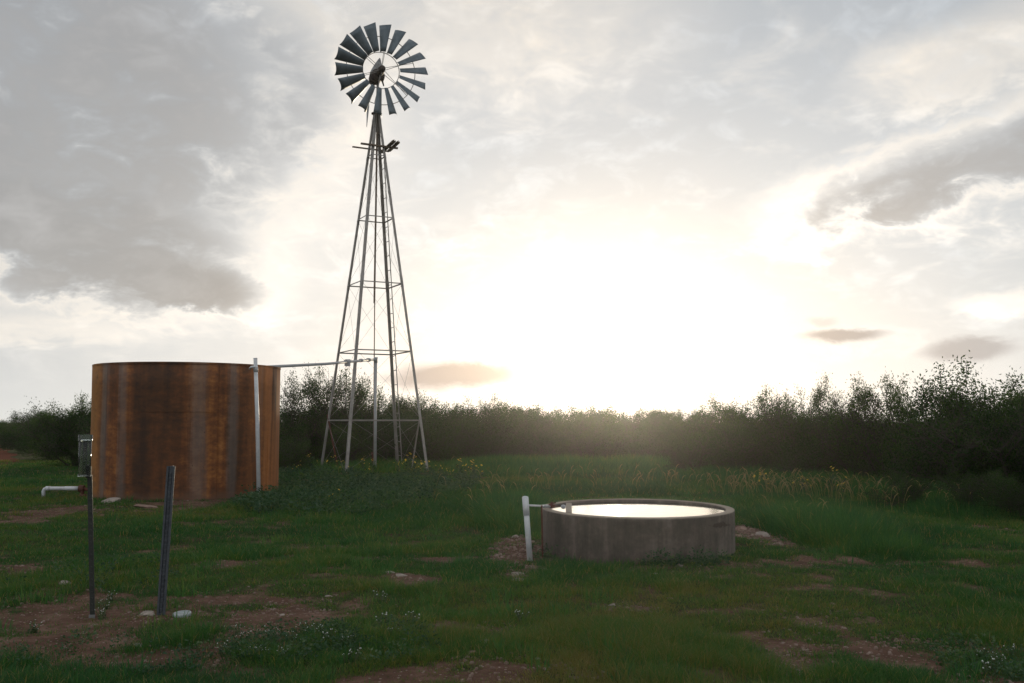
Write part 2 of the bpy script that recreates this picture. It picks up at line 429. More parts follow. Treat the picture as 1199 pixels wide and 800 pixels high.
def build_seed_grass():
    Ls = [(ell(930,578,90,10), 260), (ell(1010,586,90,8), 130), (ell(890,580,36,7), 60), (ell(605,578,40,9), 22), (ell(700,568,140,7), 60), (ell(1110,596,90,6), 60),
          (ell(430,551,110,3), 90), (ell(955,615,50,12), 26), (ell(560,585,80,12), 24), (ell(800,568,70,6), 40)]
    V = []; Q = []; T = []
    for (cx, cy, rx, ry, _), cnt in Ls:
        for i in range(int(cnt*.6)):
            a = random.uniform(0, 2*PI); q = math.sqrt(random.random())
            x, y = cx+rx*q*math.cos(a), cy+ry*q*math.sin(a)
            if not bool(clear_of_things(np.array([x]), np.array([y]))[0]): continue
            z = gz(x, y); H = random.uniform(.22, .62); ln = random.uniform(.1, .35)*random.choice((-1, 1)); la = random.uniform(-.6, .6)
            P = [Vector((x+math.cos(la)*ln*H*t**2, y+math.sin(la)*ln*H*t**2, z+H*(t-.12*t*t))) for t in (0, .4, .7)]
            hd = random.uniform(.10, .16); d = (P[2]-P[1]).normalized(); dirx = 1 if ln > 0 else -1
            P += [P[2]+d*hd*.5+Vector((dirx*.01, 0, 0)), P[2]+d*hd*.85+Vector((dirx*.05, 0, -.005)), P[2]+d*hd*1.0+Vector((dirx*.085, 0, -.03))]
            rs = [.0025, .0025, .003, .009, .008, .002]; o = len(V); tt = random.random()
            for p, r in zip(P, rs):
                for k in range(4): V.append((p.x+r*math.cos(k*PI/2), p.y+r*math.sin(k*PI/2), p.z)); T.append(tt)
            for j in range(5):
                for k in range(4): Q.append((o+j*4+k, o+j*4+(k+1) % 4, o+j*4+4+(k+1) % 4, o+j*4+4+k))
    tag(mesh_np('seed_grass', np.array(V), np.array(Q), np.zeros((0, 3), int), M['seed'], np.array(T)), kind='stuff')
build_seed_grass()

def leaf_quads(P, D, size, asp=.45, up=.3):          # leaf shaped quads at points P, pointing along D
    n = len(P); D = D/np.linalg.norm(D, axis=1, keepdims=True)
    s = RNG.normal(0, 1, (n, 3)); s[:, 2] += up*0; sd = np.cross(D, s); sd /= np.linalg.norm(sd, axis=1, keepdims=True)+1e-9
    L = size[:, None]
    a = P; b = P+D*L*.5+sd*L*asp*.5; c = P+D*L; d = P+D*L*.5-sd*L*asp*.5
    V = np.stack([a, b, c, d], 1).reshape(-1, 3); Q = np.arange(n*4).reshape(-1, 4)
    return V, Q
def build_ground_weeds():                               # low broad-leaved cover between tank pipe and windmill
    Ls = [(ell(400,585,110,18), 420), (ell(340,592,50,10), 160), (ell(480,575,80,14), 220), (ell(360,565,60,8), 120), (ell(345,758,80,22), 70), (ell(200,772,60,14), 14),
          (ell(450,760,60,20), 26), (ell(1150,770,60,26), 40), (ell(800,664,50,5), 40), (ell(690,652,60,6), 90), (ell(120,680,90,16), 16), (ell(100,760,110,20), 16), (ell(1150,560,60,6), 80)]
    Pl, Dl, Sl, Tl = [], [], [], []
    for (cx, cy, rx, ry, _), cnt in Ls:
        a = RNG.uniform(0, 2*PI, cnt); q = np.sqrt(RNG.random(cnt)); x = cx+rx*q*np.cos(a); y = cy+ry*q*np.sin(a)
        ok = clear_of_things(x, y); x, y = x[ok], y[ok]; z = ground_z(x, y)
        far = min(1, cy/22)
        for i in range(len(x)):
            k = 34; h = (.04+.30*far*random.random()); t = RNG.random(k)
            ph = RNG.uniform(0, 2*PI, k); r = .10*(.4+far)*np.sqrt(RNG.random(k))
            Pl.append(np.stack([x[i]+r*np.cos(ph), y[i]+r*np.sin(ph), z[i]+h*t], 1))
            Dl.append(np.stack([np.cos(ph), np.sin(ph), RNG.uniform(-.1, .9, k)], 1)); Sl.append(RNG.uniform(.03, .065, k)*(.15+1.1*far)); Tl.append(np.repeat(np.clip(random.gauss(.4, .22)+RNG.normal(0, .1, k), 0, 1), 4))
    V, Q = leaf_quads(np.concatenate(Pl), np.concatenate(Dl), np.concatenate(Sl), .6)
    tag(mesh_np('ground_weeds', V, Q, np.zeros((0, 3), int), M['weed'], np.concatenate(Tl)), kind='stuff')
build_ground_weeds()

# ------------------------------------------------------------------ bushes and trees
def make_bush(name, seed, wide=.62, nstem=8, shoots=13, anchors=520, low=True, leaf=.055, per=15, hgt=2.4, openness=.0):
    """A bush of unit proportions times hgt metres: trunk (stems and limbs) and crown (leaves)."""
    rnd = random.Random(seed); rng = np.random.default_rng(seed)
    root = bpy.data.objects.new(name, None); COL.objects.link(root); root.empty_display_size = .1
    mb = MB(); A = []; AD = []; TA = []; TD = []
    def branch(p, d, L, r, lev):
        n = 5; pts = [p.copy()]; dd = d.copy()
        for i in range(n):
            dd = (dd+Vector((rnd.gauss(0, .16), rnd.gauss(0, .16), rnd.gauss(.03, .10)))).normalized()
            pts.append(pts[-1]+dd*L/n)
            if lev >= 1 or i >= 2: A.append(tuple(pts[-1])); AD.append(tuple(dd))
        mb.tube(pts, [r*(1-.7*i/n) for i in range(n+1)], 5, False)
        if lev < 3:
            for i in range(2, n+1):
                for _ in range(2 if lev < 2 else 1):
                    side = Vector((rnd.gauss(0, 1), rnd.gauss(0, 1), rnd.gauss(.25, .6))).normalized()
                    branch(pts[i], (dd*.5+side*.8).normalized(), L*rnd.uniform(.36, .58), r*.45, lev+1)
    H = hgt
    for s_ in range(nstem):
        a = 2*PI*(s_+rnd.random()*.7)/nstem; t = rnd.uniform(.15, 1.0)*(.95 if low else .55)
        d = Vector((math.cos(a)*math.sin(t), math.sin(a)*math.sin(t), math.cos(t)))
        branch(Vector((math.cos(a)*.06, math.sin(a)*.06, -.05)), d, H*rnd.uniform(.46, .66)*(1 if t < .6 else 1.05), .035*H/2.4, 0)
    for s_ in range(shoots):                            # wispy leaders that break the outline
        a = rnd.uniform(0, 2*PI); q = math.sqrt(rnd.random())*wide*H*.75
        z0 = H*rnd.uniform(.55, .78); p = Vector((math.cos(a)*q, math.sin(a)*q, z0*(1-.25*(q/(wide*H))**2)))
        d = Vector((rnd.gauss(0, .22), rnd.gauss(0, .22), 1)).normalized(); L = H*rnd.uniform(.16, .34); pts = [p]
        for i in range(4):
            d = (d+Vector((rnd.gauss(0, .22), rnd.gauss(0, .22), 0))).normalized(); pts.append(pts[-1]+d*L/4)
            TA.append(tuple(pts[-1])); TD.append(tuple(d))
            if i < 3:
                for _ in range(2):
                    q_ = pts[-1]; e_ = (d*.6+Vector((rnd.gauss(0, 1), rnd.gauss(0, 1), .1)).normalized()).normalized(); l_ = L*rnd.uniform(.2, .42)*(1-.2*i)
                    tw = [q_, q_+e_*l_*.5, q_+e_*l_+Vector((0, 0, -.03))]
                    mb.tube(tw, [.005, .004, .003], 4, False)
                    for w_ in tw[1:]: TA.append(tuple(w_)); TD.append(tuple(e_))
        mb.tube(pts, [.008, .007, .006, .004, .003], 4, False)
    A = np.array(A); AD = np.array(AD)
    hi = A[:, 2] > .03; A, AD = A[hi], AD[hi]
    if len(A) > anchors:
        sel = rng.choice(len(A), anchors, replace=False); A, AD = A[sel], AD[sel]
    if low:                                             # skirt of twigs down to the grass
        n = 170; a = rng.uniform(0, 2*PI, n); q = np.sqrt(rng.random(n))*wide*H*.95
        A = np.vstack([A, np.stack([q*np.cos(a), q*np.sin(a), rng.uniform(.05, .5, n)*H], 1)]); AD = np.vstack([AD, rng.normal(0, 1, (n, 3))+[0, 0, .6]])
    if TA: A = np.vstack([A, np.array(TA)]); AD = np.vstack([AD, np.array(TD)])
    m = len(A); k = per
    P = np.repeat(A, k, 0)+rng.normal(0, 1, (m*k, 3))*np.array([.085, .085, .075])*(H/2.4)*(1-.35*openness)
    D = np.repeat(AD/np.linalg.norm(AD, axis=1, keepdims=True), k, 0)*.6+rng.normal(0, .8, (m*k, 3))+[0, 0, .15]
    sz = leaf*rng.uniform(.6, 1.3, m*k)
    V, Q = leaf_quads(P, D, sz, .42)
    tint = np.repeat(np.clip(np.repeat(rng.normal(.45, .2, m), k)+rng.normal(0, .12, m*k), 0, 1), 4)
    z = np.percentile(V[:, 2], 98.3); f = H/z; V *= f
    mb.v = [(x*f, y*f, zz*f) for x, y, zz in mb.v]
    mb.build('trunk', M['bark'], root)
    mesh_np('crown', V, Q, np.zeros((0, 3), int), M['leaf'], tint, root)
    root['_h'] = H
    return root
PROTO = [make_bush('mesquite_bush', 100+i, nstem=8+i % 3, anchors=820) for i in range(6)]
TREE = [make_bush('mesquite_tree', 300+i, wide=.45, nstem=5, shoots=9, anchors=330, low=False, per=13, openness=.3) for i in range(4)]
used = set()
def put(kind, px, base, top, label, cat, group, back=0.0, hs=1.0, k=None):
    g = gnd(px, base); Y = g[1]+back; X = g[0]*Y/g[1]
    h = EYE*(base-top)/(base-495.0)*hs*((.90 if base > 536 else 1.08) if kind == 'b' and cat == 'bush' else 1.0)
    if back: h = EYE+(h-EYE)*Y/g[1]
    L = PROTO if kind == 'b' else TREE; k = random.randrange(len(L)) if k is None else k
    o = L[k]
    if (kind, k) in used: o = copy_tree(o)
    used.add((kind, k))
    s = h/2.4; o.location = (X, Y, gz(X, Y)-.03); o.rotation_euler = (0, 0, random.uniform(0, 2*PI))
    wd = random.uniform(.95, 1.25); o.scale = (s*wd, s*wd, s)
    return tag(o, label, cat, group)
def interp(x, T): 
    xs = [t[0] for t in T]; return float(np.interp(x, xs, [t[1] for t in T]))
BASE = [(-160,509),(-60,513),(-10,521),(30,529),(60,538),(105,550),(200,556),(330,554),(480,550),(600,547),(760,546),(850,553),(900,562),(1000,572),(1100,581),(1199,587),(1300,595),(1450,612)]
TOP = [(-160,501),(-60,500),(0,499),(40,492),(75,482),(105,473),(200,466),(320,470),(420,475),(480,478),(520,476),(575,473),(620,483),(700,478),(740,487),(800,485),(850,481),(900,485),(960,483),(1040,484),(1085,483),(1130,470),(1199,470),(1300,438),(1450,420)]
def zone(px):
    if px < 108: return 'dark bush in the brush line running away left of the tank', 'bushes left of the tank'
    if px < 330: return 'dark bush growing behind the rusty water tank', 'bushes behind the tank'
    if px < 520: return 'dark green bush in the brush line right behind the windmill legs', 'bushes behind the windmill'
    if px < 870: return 'sun-rimmed bush in the brush line between windmill and trough, below the glow', 'bushes below the sunset glow'
    return 'dark leafy bush in the tall brush at the right, beyond the trough', 'bushes beyond the trough'
px = -150.0
while px < 1430:
    b = interp(px, BASE); Y = gnd(px, b)[1]
    for row, bk in enumerate((0, 2.3, 4.8)):
        if row == 2 and (px < 60): continue
        jx = px+random.uniform(-.35, .35)*1.9*F/Y; bb = interp(jx, BASE)+random.uniform(-1.2, 1.2); tt = interp(jx, TOP)+random.uniform(-9, 9)*(1 if bb > 530 else .3)
        tt -= 5*(1 if bb > 530 else .2)
        if row == 0: tt += random.uniform(0, 28)*(1 if bb > 530 else .2); bk = random.uniform(-2.0 if jx < 870 else -.3, .8)*(1 if bb > 536 else 0)
        if row == 0 and bb > 536 and random.random() < .2: continue
        if row and 600 < jx < 850: tt = min(tt, interp(jx, TOP)-3)
        lab, grp = zone(jx)
        put('b', jx, bb, tt, lab, 'bush', grp, back=(bk if row == 0 else bk+random.uniform(-.2, 1.3))*(1 if Y < 50 else 2))
    px += max(1.30*F/Y, 18)
# trees whose crowns stand above the line, each told apart
TR = [(352,554,440,'thin feathery tree just right of the tank top, behind the brush',1.6),(378,554,438,'tallest feathery tree left of the left windmill leg',2.2),(408,554,441,'loose-crowned tree rising between the two left windmill legs',1.9),
      (430,553,452,'short loose tree behind the grey riser pipe',2.6),(478,550,467,'small bushy tree behind the ladder side of the windmill',1.6),(575,549,466,'small tree with one thin leader right of the windmill',1.6),(540,549,473,'low round tree just right of the right windmill leg',1.4),
      (690,547,472,'backlit tree with thin leaders straight below the glow',1.5),(655,547,478,'low backlit tree left of the tree with thin leaders',1.8),(800,548,482,'low bushy tree above the left half of the trough rim',1.6),(868,556,469,'bushy dark tree beyond the right end of the trough',1.5),
      (905,562,456,'sparse tree with open crown beyond the right of the trough',1.4),(932,565,462,'thin see-through tree between two sparse trees at the right',1.8),(970,570,446,'tall narrow sparse tree left of two slender trees',1.6),(1003,574,450,'slender tree with a gap on each side',1.3),
      (1040,578,445,'slender fan-shaped tree standing alone against bright sky',1.2),(1098,585,462,'dense tree joined to the left of the tallest right-hand tree',1.2),(1132,588,438,'tallest dense dark tree at the right, under a small cloud',1.0),(1158,590,458,'dense tree joined to the right of the tallest right-hand tree',1.3),(1196,592,456,'dense dark tree cut by the right edge of the view',1.0),
      (88,548,470,'dark tree touching the left side of the tank',1.5),(60,541,482,'low dark tree farther left of the tank',2.0)]
for i, (x, b, t, lab, bk) in enumerate(TR):
    dense = 'dense' in lab or 'bushy' in lab or 'dark' in lab
    o = put('b' if dense else 't', x, b, t, lab, 'tree', 'trees in the brush line', back=bk)
    o.name = 'mesquite_tree'
    if dense: o.scale = (o.scale[0]*.8, o.scale[1]*.8, o.scale[2])
    else: o.scale = (o.scale[0]*.62, o.scale[1]*.62, o.scale[2])
# low shrubs in front of the line
for px, b, t, lab in [(812,560,508,'rounded pale green shrub in front of the brush behind the trough'),(1150,602,552,'low shrub at the foot of the tallest right-hand tree'),(1195,608,556,'low leafy shrub at the right edge in front of the trees'),
                      (1060,596,555,'small dark shrub in the tall grass at the right'),(335,560,520,'small shrub just behind the right side of the tank')]:
    o = put('b', px, b, t, lab, 'shrub', None); o.name = 'low_shrub'; o.scale = (o.scale[0]*1.05, o.scale[1]*1.05, o.scale[2])
for L, kd in ((PROTO, 'b'), (TREE, 't')):
    for k, o in enumerate(L):
        if (kd, k) not in used:
            for c in list(o.children): bpy.data.objects.remove(c)
            bpy.data.objects.remove(o)
for o in bpy.data.objects:
    if '_h' in o: del o['_h']

# ------------------------------------------------------------------ water tank
def build_tank():
    z0 = gz(*TANK)-.06; r = TANK_R; H = at(217, 424, TANK[1]-r)[2]-z0
    t = empty('water_tank', (TANK[0], TANK[1], z0), 'large round rusty steel water tank with vertical rust streaks, left of the windmill', 'water tank')
    jit = lambda a, z: 1+.003*math.sin(3*a+z)+.0018*math.sin(11*a+2*z)
    n = 160; zs = [0, .4, .8, 1.2, 1.6, 2.0, 2.4, H]
    MB().lathe([(r, z) for z in zs]+[(r-.02, H), (r-.02, .12), (0.001, .12)], n, jit=jit).build('shell', M['tank'], t, True)
    rim = MB().lathe([(r+.010, H-.03), (r+.010, H+.008), (r-.03, H+.008), (r-.03, H-.03), (r+.010, H-.03)], n)
    rim.build('rim', M['tank'], t)
    # weld seams, a little proud of the wall
    for a0, a1, z in ((-.30, .62, 1.85), (.82, 1.45, 1.35), (-1.4, -.62, 1.5)):
        k = 24; pts = [((r+.004)*math.sin(a0+(a1-a0)*i/k), -(r+.004)*math.cos(a0+(a1-a0)*i/k), z+.006*math.sin(i*1.7)) for i in range(k+1)]
        MB().tube(pts, .005, 6).build('weld_seam', M['tank'], t)
    for a0 in (.62, -.62, 1.30):
        MB().tube([((r+.003)*math.sin(a0), -(r+.003)*math.cos(a0), z) for z in (.05, 1, 2, H-.06)], .006, 6).build('weld_seam', M['tank'], t)
    return z0, H
TZ, TH = build_tank()

def build_tank_pipe():
    Y = TANK[1]-TANK_R-.02; Yf = 21.25
    b = at(303, 588, Yf); top = at(299, 420, Yf); b[2] = gz(b[0], b[1])-.05
    t = empty('standpipe', tuple(b), 'tall white standpipe leaning against the front of the rusty tank', 'pipe')
    d = top-b
    MB().tube([(0, 0, 0), tuple(d*.55+np.array([.008, 0, 0])), tuple(d)], .042, 16).build('pipe', M['pvc'], t, True)
    MB().tube([tuple(d*.905), tuple(d*.94)], .050, 16).build('collar', M['pvcgrey'], t, True)
    MB().tube([tuple(d*1.0), tuple(d*1.004)], .045, 16).build('cap', M['pvc'], t)
    q = at(289, 431, 21.0)-b; s = d*.945
    MB().tube([tuple(s), tuple(s+(q-s)*.5), tuple(q+np.array([0, .25, 0]))], .027, 12).build('inlet_pipe', M['pvc'], t, True)
build_tank_pipe()

def build_drain():
    Y = 21.9
    a, c, e = at(51, 587, Y), at(51, 572, Y), at(93, 572, Y); f = at(112, 575, Y); a[2] = gz(a[0], a[1])-.05
    t = empty('drain_pipe', tuple(a), 'low white elbow pipe with rusty valve at the left foot of the tank', 'pipe')
    o = a; rel = lambda p: tuple(np.array(p)-o)
    el = [c-np.array([0, 0, .06]), c+np.array([.02, 0, -.02]), c+np.array([.06, 0, 0])]
    MB().tube([rel(a)]+[rel(p) for p in el]+[rel(e)], .040, 14).build('pipe', M['pvc'], t, True)
    MB().tube([rel(c+np.array([.05, 0, 0])), rel(c+np.array([.14, 0, 0]))], .048, 14).build('elbow_collar', M['pvc'], t, True)
    MB().tube([rel(e-np.array([.32, 0, 0])), rel(e)], .045, 14).build('sleeve', M['pvc'], t, True)
    v = MB(); v.tube([rel(e-np.array([.01, 0, 0])), rel(e+np.array([.10, 0, -.01]))], .075, 10); v.tube([rel(e+np.array([.08, 0, -.01])), rel(f+np.array([.25, 0, -.02]))], .035, 10)
    v.tube([rel(e+np.array([.06, 0, -.16])), rel(e+np.array([.06, 0, .02]))], .04, 10); v.lathe([(0.001, -.22), (.09, -.22), (.11, -.16), (.06, -.12), (0.001, -.12)], 12, rel(e+np.array([.10, -.05, 0])))
    v.build('valve', M['rustdark'], t)
build_drain()

# ------------------------------------------------------------------ windmill
def build_windmill():
    Y0 = 31.0; c = at(437, 553, Y0); cx = c[0]; g0 = gz(cx, Y0)
    t = empty('windmill', (cx, Y0, g0), 'tall steel windmill with eighteen grey blades on a four-legged lattice tower', 'windmill')
    zt = at(440, 133, Y0)[2]-g0; RB, RT = 1.86, .12; ph = R(18)
    lean = at(441, 133, Y0)[0]-cx
    U = Vector((.89, .453, 0)).normalized(); Vv = Vector((.453, -.89, 0)).normalized()
    dirs = {'A': (-math.sin(ph), -math.cos(ph)), 'Rt': (math.cos(ph), -math.sin(ph)), 'B': (math.sin(ph), math.cos(ph)), 'L': (-math.cos(ph), math.sin(ph))}
    def P(k, z):
        f = z/zt; r = RB+(RT-RB)*f; d = dirs[k]; return Vector((lean*f+d[0]*r, d[1]*r, z))
    ks = ['A', 'Rt', 'B', 'L']
    for k in ks:
        a, b = P(k, -.12), P(k, zt); inn = Vector((-dirs[k][0], -dirs[k][1], 0))
        leg = MB().angle(a, b, .080, .011, inn).build('leg', M['galvold'] if k != 'B' else M['galvold'], t)
        f = MB(); f.box(P(k, .02), (.22, .22, .05)); f.build('footplate', M['rustred'], leg)
        for fz in (.26, .52, .76): MB().angle(P(k, zt*fz-.18)-inn*.004, P(k, zt*fz+.18)-inn*.004, .088, .012, inn).build('splice_plate', M['galvold'], leg)
    zr = [at(440, y, Y0)[2]-g0 for y in (492, 412, 333, 256, 183)]
    for z in zr:
        for i in range(4):
            a, b = P(ks[i], z), P(ks[(i+1) % 4], z); m = (a+b)/2
            inn = Vector((-m.x, -m.y, -.6)); MB().angle(a, b, .033, .006, inn).build('girt', M['galvold'], t)
    lv = [.05]+zr+[zt-.15]
    for j in range(len(lv)-1):
        for i in range(4):
            w = MB()
            for s_ in (0, 1):
                a, b = P(ks[i], lv[j+s_]), P(ks[(i+1) % 4], lv[j+1-s_])
                o_ = Vector((dirs[ks[i]][0]+dirs[ks[(i+1) % 4]][0], dirs[ks[i]][1]+dirs[ks[(i+1) % 4]][1], 0))*(.012 if s_ else -.012)
                w.tube([a*.98+b*.02+o_, a*.02+b*.98+o_], .0036, 5)
            w.build('brace_wire', M['galvold'], t)
    # inner prop legs at the foot of the left and right legs
    for k, off in (('L', (.42, -.1)), ('Rt', (-.30, .25))):
        a = P(k, 1.75); MB().angle((a.x+off[0], a.y+off[1], -.1), a, .055, .008, (-1, 0, 0)).build('prop_leg', M['rustdark'] if k == 'L' else M['galvold'], t)
    # ladder on the far right face beside the far leg
    lad = MB(); e = None; r0, r1 = .25, at(440, 186, Y0)[2]-g0
    fd = (P('Rt', 0)-P('B', 0)).normalized()
    A0, A1 = P('B', r0)+fd*.04, P('B', r1)+fd*.04
    B0, B1 = P('B', r0)+fd*.36, P('B', r1)+fd*.30
    rail = MB().tube([B0, B1], .016, 6).tube([A0, A1], .016, 6).build('ladder', M['galvold'], t)
    n = 21
    for i in range(n):
        f = (i+.4)/n; MB().tube([A0.lerp(A1, f), B0.lerp(B1, f)+Vector((0, 0, random.uniform(-.02, .02)))], .012, 6).build('rung', M['galvold'], rail)
    # platform: two timbers and a broken board across their right end
    zp = at(440, 173, Y0)[2]-g0; cc = Vector((lean*zp/zt, 0, zp))
    rot = Matrix((U, Vv, Vector((0, 0, 1)))).transposed()
    MB().box(cc+Vv*.24+U*.02, (1.22, .07, .05), rot).build('platform_beam', M['wood'], t)
    MB().box(cc-Vv*.24-U*.10, (1.22, .05, .04), rot).build('platform_beam', M['wood'], t)
    for oy, ox, w, Ln in ((.10, .34, .13, 1.35), (.22, .50, .12, 1.0)):
        bm = MB(); h = Ln/2
        pr = [(-w/2, -h), (w/2, -h+.05), (w/2, h-.10), (w*.2, h-.02), (w*.05, h-.13), (-w*.25, h+.04), (-w/2, h-.06)]
        vs = [cc+U*(ox+p[0])+Vv*(oy+p[1])+Vector((0, 0, zz+.04*p[1]/h)) for zz in (.03, .06) for p in pr]; q = len(pr)
        bm.add(vs, [tuple(range(q))[::-1], tuple(range(q, 2*q))]+[(i, (i+1) % q, q+(i+1) % q, q+i) for i in range(q)]).build('platform_board', M['wood'], t)
    # stub mast and head
    hub = at(442.5, 90, Y0); hz = hub[2]-g0; mx = hub[0]-cx
    MB().tube([(lean, 0, zt-.6), (mx, 0, hz-.1)], [.045, .04], 12).build('mast', M['galvold'], t, True)
    col = MB().lathe([(.17, 0), (.17, .03), (.07, .06), (.07, .0)], 16, (lean, 0, zt-.02)); col.build('mast_collar', M['rustdark'], t)
    yaw = R(20); ax = Vector((math.sin(yaw), -math.cos(yaw), 0)); sd = Vector((math.cos(yaw), math.sin(yaw), 0)); up = Vector((0, 0, 1))
    hc = Vector((mx, 0, hz)); fr = Matrix((sd, -ax, up)).transposed()
    gb = MB()
    gb.tube([hc+ax*.24-sd*.05, hc+ax*.20-sd*.05, hc-ax*.22-sd*.05, hc-ax*.27-sd*.05], [.14, .20, .20, .13], 14); gb.tube([hc-sd*.27-up*.03, hc-sd*.22-up*.03, hc+sd*.16+up*.02, hc+sd*.20+up*.02], [.07, .13, .15, .10], 12); gb.box(hc-up*.16-sd*.10, (.26, .30, .13), fr)
    gb.tube([hc-ax*.20-up*.02, hc+ax*.46+up*.06], .12, 14); gb.box(hc-sd*.20-up*.12, (.16, .2, .16), fr)
    gb.tube([hc-sd*.14-up*.1, hc-sd*.16-up*.40], [.05, .03], 8); gb.tube([hc+sd*.14-up*.1, hc+sd*.19-up*.28], [.03, .02], 8)
    gear = gb.build('gearbox', M['head'], t)
    h = MB(); seg = 12
    prof = [(0, 0, .0), (.24, 0, .02), (.225, 0, .10), (.15, 0, .30), (.05, 0, .50), (.008, 0, .56)]
    vs = []; fs = []
    for (r_, _, z_) in prof[1:]:
        sh = .10*(z_/.5)**1.2
        vs += [hc-sd*.06+sd*(math.cos(2*PI*k/seg)*r_*.85+sh)+ax*(math.sin(2*PI*k/seg)*r_)+up*(z_+.07) for k in range(seg)]
    for i in range(len(prof)-2):
        for k in range(seg): fs.append((i*seg+k, i*seg+(k+1) % seg, (i+1)*seg+(k+1) % seg, (i+1)*seg+k))
    h.add(vs, fs).build('hood', M['galv'], gear)
    # wheel on the camera side of the mast
    wc = hc+ax*.50+up*.055; n = 18; RO, RI = 1.47, .585
    wh = bpy.data.objects.new('wheel', None); COL.objects.link(wh); wh.parent = t; wh.location = wc; wh.empty_display_size = .1
    bet = R(40)
    MB().tube([ax*.16, -ax*.14], [.10, .12], 16).build('hub', M['head'], wh, True)
    def ringpts(rad, off=0, m=72): return [sd*math.cos(2*PI*k/m)*rad+up*math.sin(2*PI*k/m)*rad-ax*off for k in range(m+1)]
    MB().tube(ringpts(RI, .05), .012, 6, False).build('rim_ring', M['galvold'], wh, True)
    MB().tube(ringpts(1.10, .06), .012, 6, False).build('rim_ring', M['galvold'], wh, True)
    for k in range(6):
        a = 2*PI*(k+.35)/6
        for da, of in ((.10, .12), (-.10, -.10)):
            r1 = sd*math.cos(a+da*.25)+up*math.sin(a+da*.25); r2 = sd*math.cos(a-da)+up*math.sin(a-da)
            MB().tube([r2*.09-ax*of, r1*1.10-ax*.06], .009, 5).build('spoke', M['galvold'], wh)
    for k in range(n):
        a = 2*PI*(k+.28)/n; rd = sd*math.cos(a)+up*math.sin(a); tg = -sd*math.sin(a)+up*math.cos(a)
        bt = bet+R(random.uniform(-2.5, 2.5)); ch = tg*math.cos(bt)-ax*math.sin(bt); nn = rd.cross(ch).normalized()
        nr_, nc = 6, 7; vs = []; fs = []
        for side in (0, .004):
            for i in range(nr_):
                f = i/(nr_-1); r_ = RI+.005+(RO-RI)*f; w = .20+(.43-.20)*f
                for j in range(nc):
                    u_ = j/(nc-1)-.5; cv = .055*(w/.3)*(1-(2*u_)**2)
                    vs.append(rd*(r_-(.03*(1-abs(2*u_)**2) if i == nr_-1 else 0))+ch*u_*w+nn*(cv+side))
        q = nr_*nc
        for i in range(nr_-1):
            for j in range(nc-1):
                p = i*nc+j; fs.append((p, p+1, p+nc+1, p+nc)); fs.append((q+p, q+p+nc, q+p+nc+1, q+p+1))
        ed = [i*nc for i in range(nr_)]+[(nr_-1)*nc+j for j in range(1, nc)]+[i*nc+nc-1 for i in range(nr_-2, -1, -1)]+[j for j in range(nc-2, 0, -1)]
        for i in range(len(ed)): a_, b_ = ed[i], ed[(i+1) % len(ed)]; fs.append((a_, b_, q+b_, q+a_))
        MB().add(vs, fs).build('blade', M['blade'], wh, True)
    # tail, pointing away from the camera
    tl = MB(); td = Vector((-.275, .961, 0)).normalized()
    ta = hc-ax*.15+up*.02; tb = hc+td*3.2-up*.15
    tail = MB().tube([ta, tb], .022, 8).tube([ta+up*.25, hc+td*1.9-up*.06], .012, 6).build('tail_bone', M['galvold'], t)
    td2 = Vector((-.20, .98, 0)).normalized(); v0 = hc+td*2.0; o_ = td2.cross(up).normalized()*.002
    pr = [(0, .14), (1.35, .42), (1.55, .30), (1.55, -.48), (1.30, -.58), (0, -.26)]; vs = [v0+td2*x+up*(z-.1)+o_*s_ for s_ in (-1, 1) for x, z in pr]; q = 6
    MB().add(vs, [tuple(range(q))[::-1], tuple(range(q, 2*q))]+[(i, (i+1) % q, q+(i+1) % q, q+i) for i in range(q)]).build('tail_vane', M['galv'], tail)
    # pump rod in the middle of the tower
    zm = at(440, 355, Y0)[2]-g0; z2 = .25
    pr_ = MB().tube([(lean*.3-.02, 0, zm), (mx, 0, hz-.3)], .03, 8).tube([(.0, 0, z2), (lean*.3-.01, 0, zm+.1)], .016, 8)
    pr_.build('pump_rod', M['wood'], t)
    wl = MB(); wl.tube([(0.02, .0, -.1), (0.02, 0, .55)], .07, 12); wl.tube([(0.02, 0, .5), (.02, 0, .58)], .10, 12); wl.build('well_head', M['rustdark'], t)
    return cx, Y0, g0
WX, WY, WG = build_windmill()

def build_pipe():
    Yr = 30.75; b = at(439, 556, Yr); b[2] = gz(b[0], b[1])-.05; top = at(440, 421, Yr)
    t = empty('water_pipe', tuple(b), 'grey water pipe rising inside the windmill and running across to the tank top', 'pipe')
    rel = lambda p: tuple(np.array(p)-b)
    ang = R(48); e = np.array([TANK[0]+(TANK_R-.25)*math.sin(ang), TANK[1]+(TANK_R-.25)*math.cos(ang), TZ+TH+.07])
    MB().tube([(0, 0, 0), rel(top)], .045, 12).build('riser', M['pvcgrey'], t, True)
    MB().tube([rel(top-np.array([0, 0, .10])), rel(top+np.array([0, 0, .07]))], .06, 12).build('elbow', M['pvcgrey'], t, True)
    mid = top+(e-top)*.5-np.array([0, 0, .03])
    MB().tube([rel(top), rel(mid), rel(e)], .038, 10).build('cross_pipe', M['pvcgrey'], t, True)
    u = (e-top)/np.linalg.norm(e-top)
    for s_, r_ in ((.5, .06), (1.05, .055)): MB().tube([rel(top+u*s_), rel(top+u*(s_+.13))], r_, 10).build('coupling', M['pvcgrey'], t, True)
    w = top+u*2.05
    v = MB(); v.tube([rel(w-np.array([0, 0, .02])), rel(w-np.array([0, 0, .14]))], .085, 10); v.tube([rel(w-u*.12), rel(w+u*.12)], .065, 10); v.build('valve', M['pvcgrey'], t)
    MB().tube([rel(e), rel(e+u*.06-np.array([0, 0, .05])), rel(e+u*.07-np.array([0, 0, .3]))], .04, 10).build('spout', M['pvcgrey'], t, True)
build_pipe()

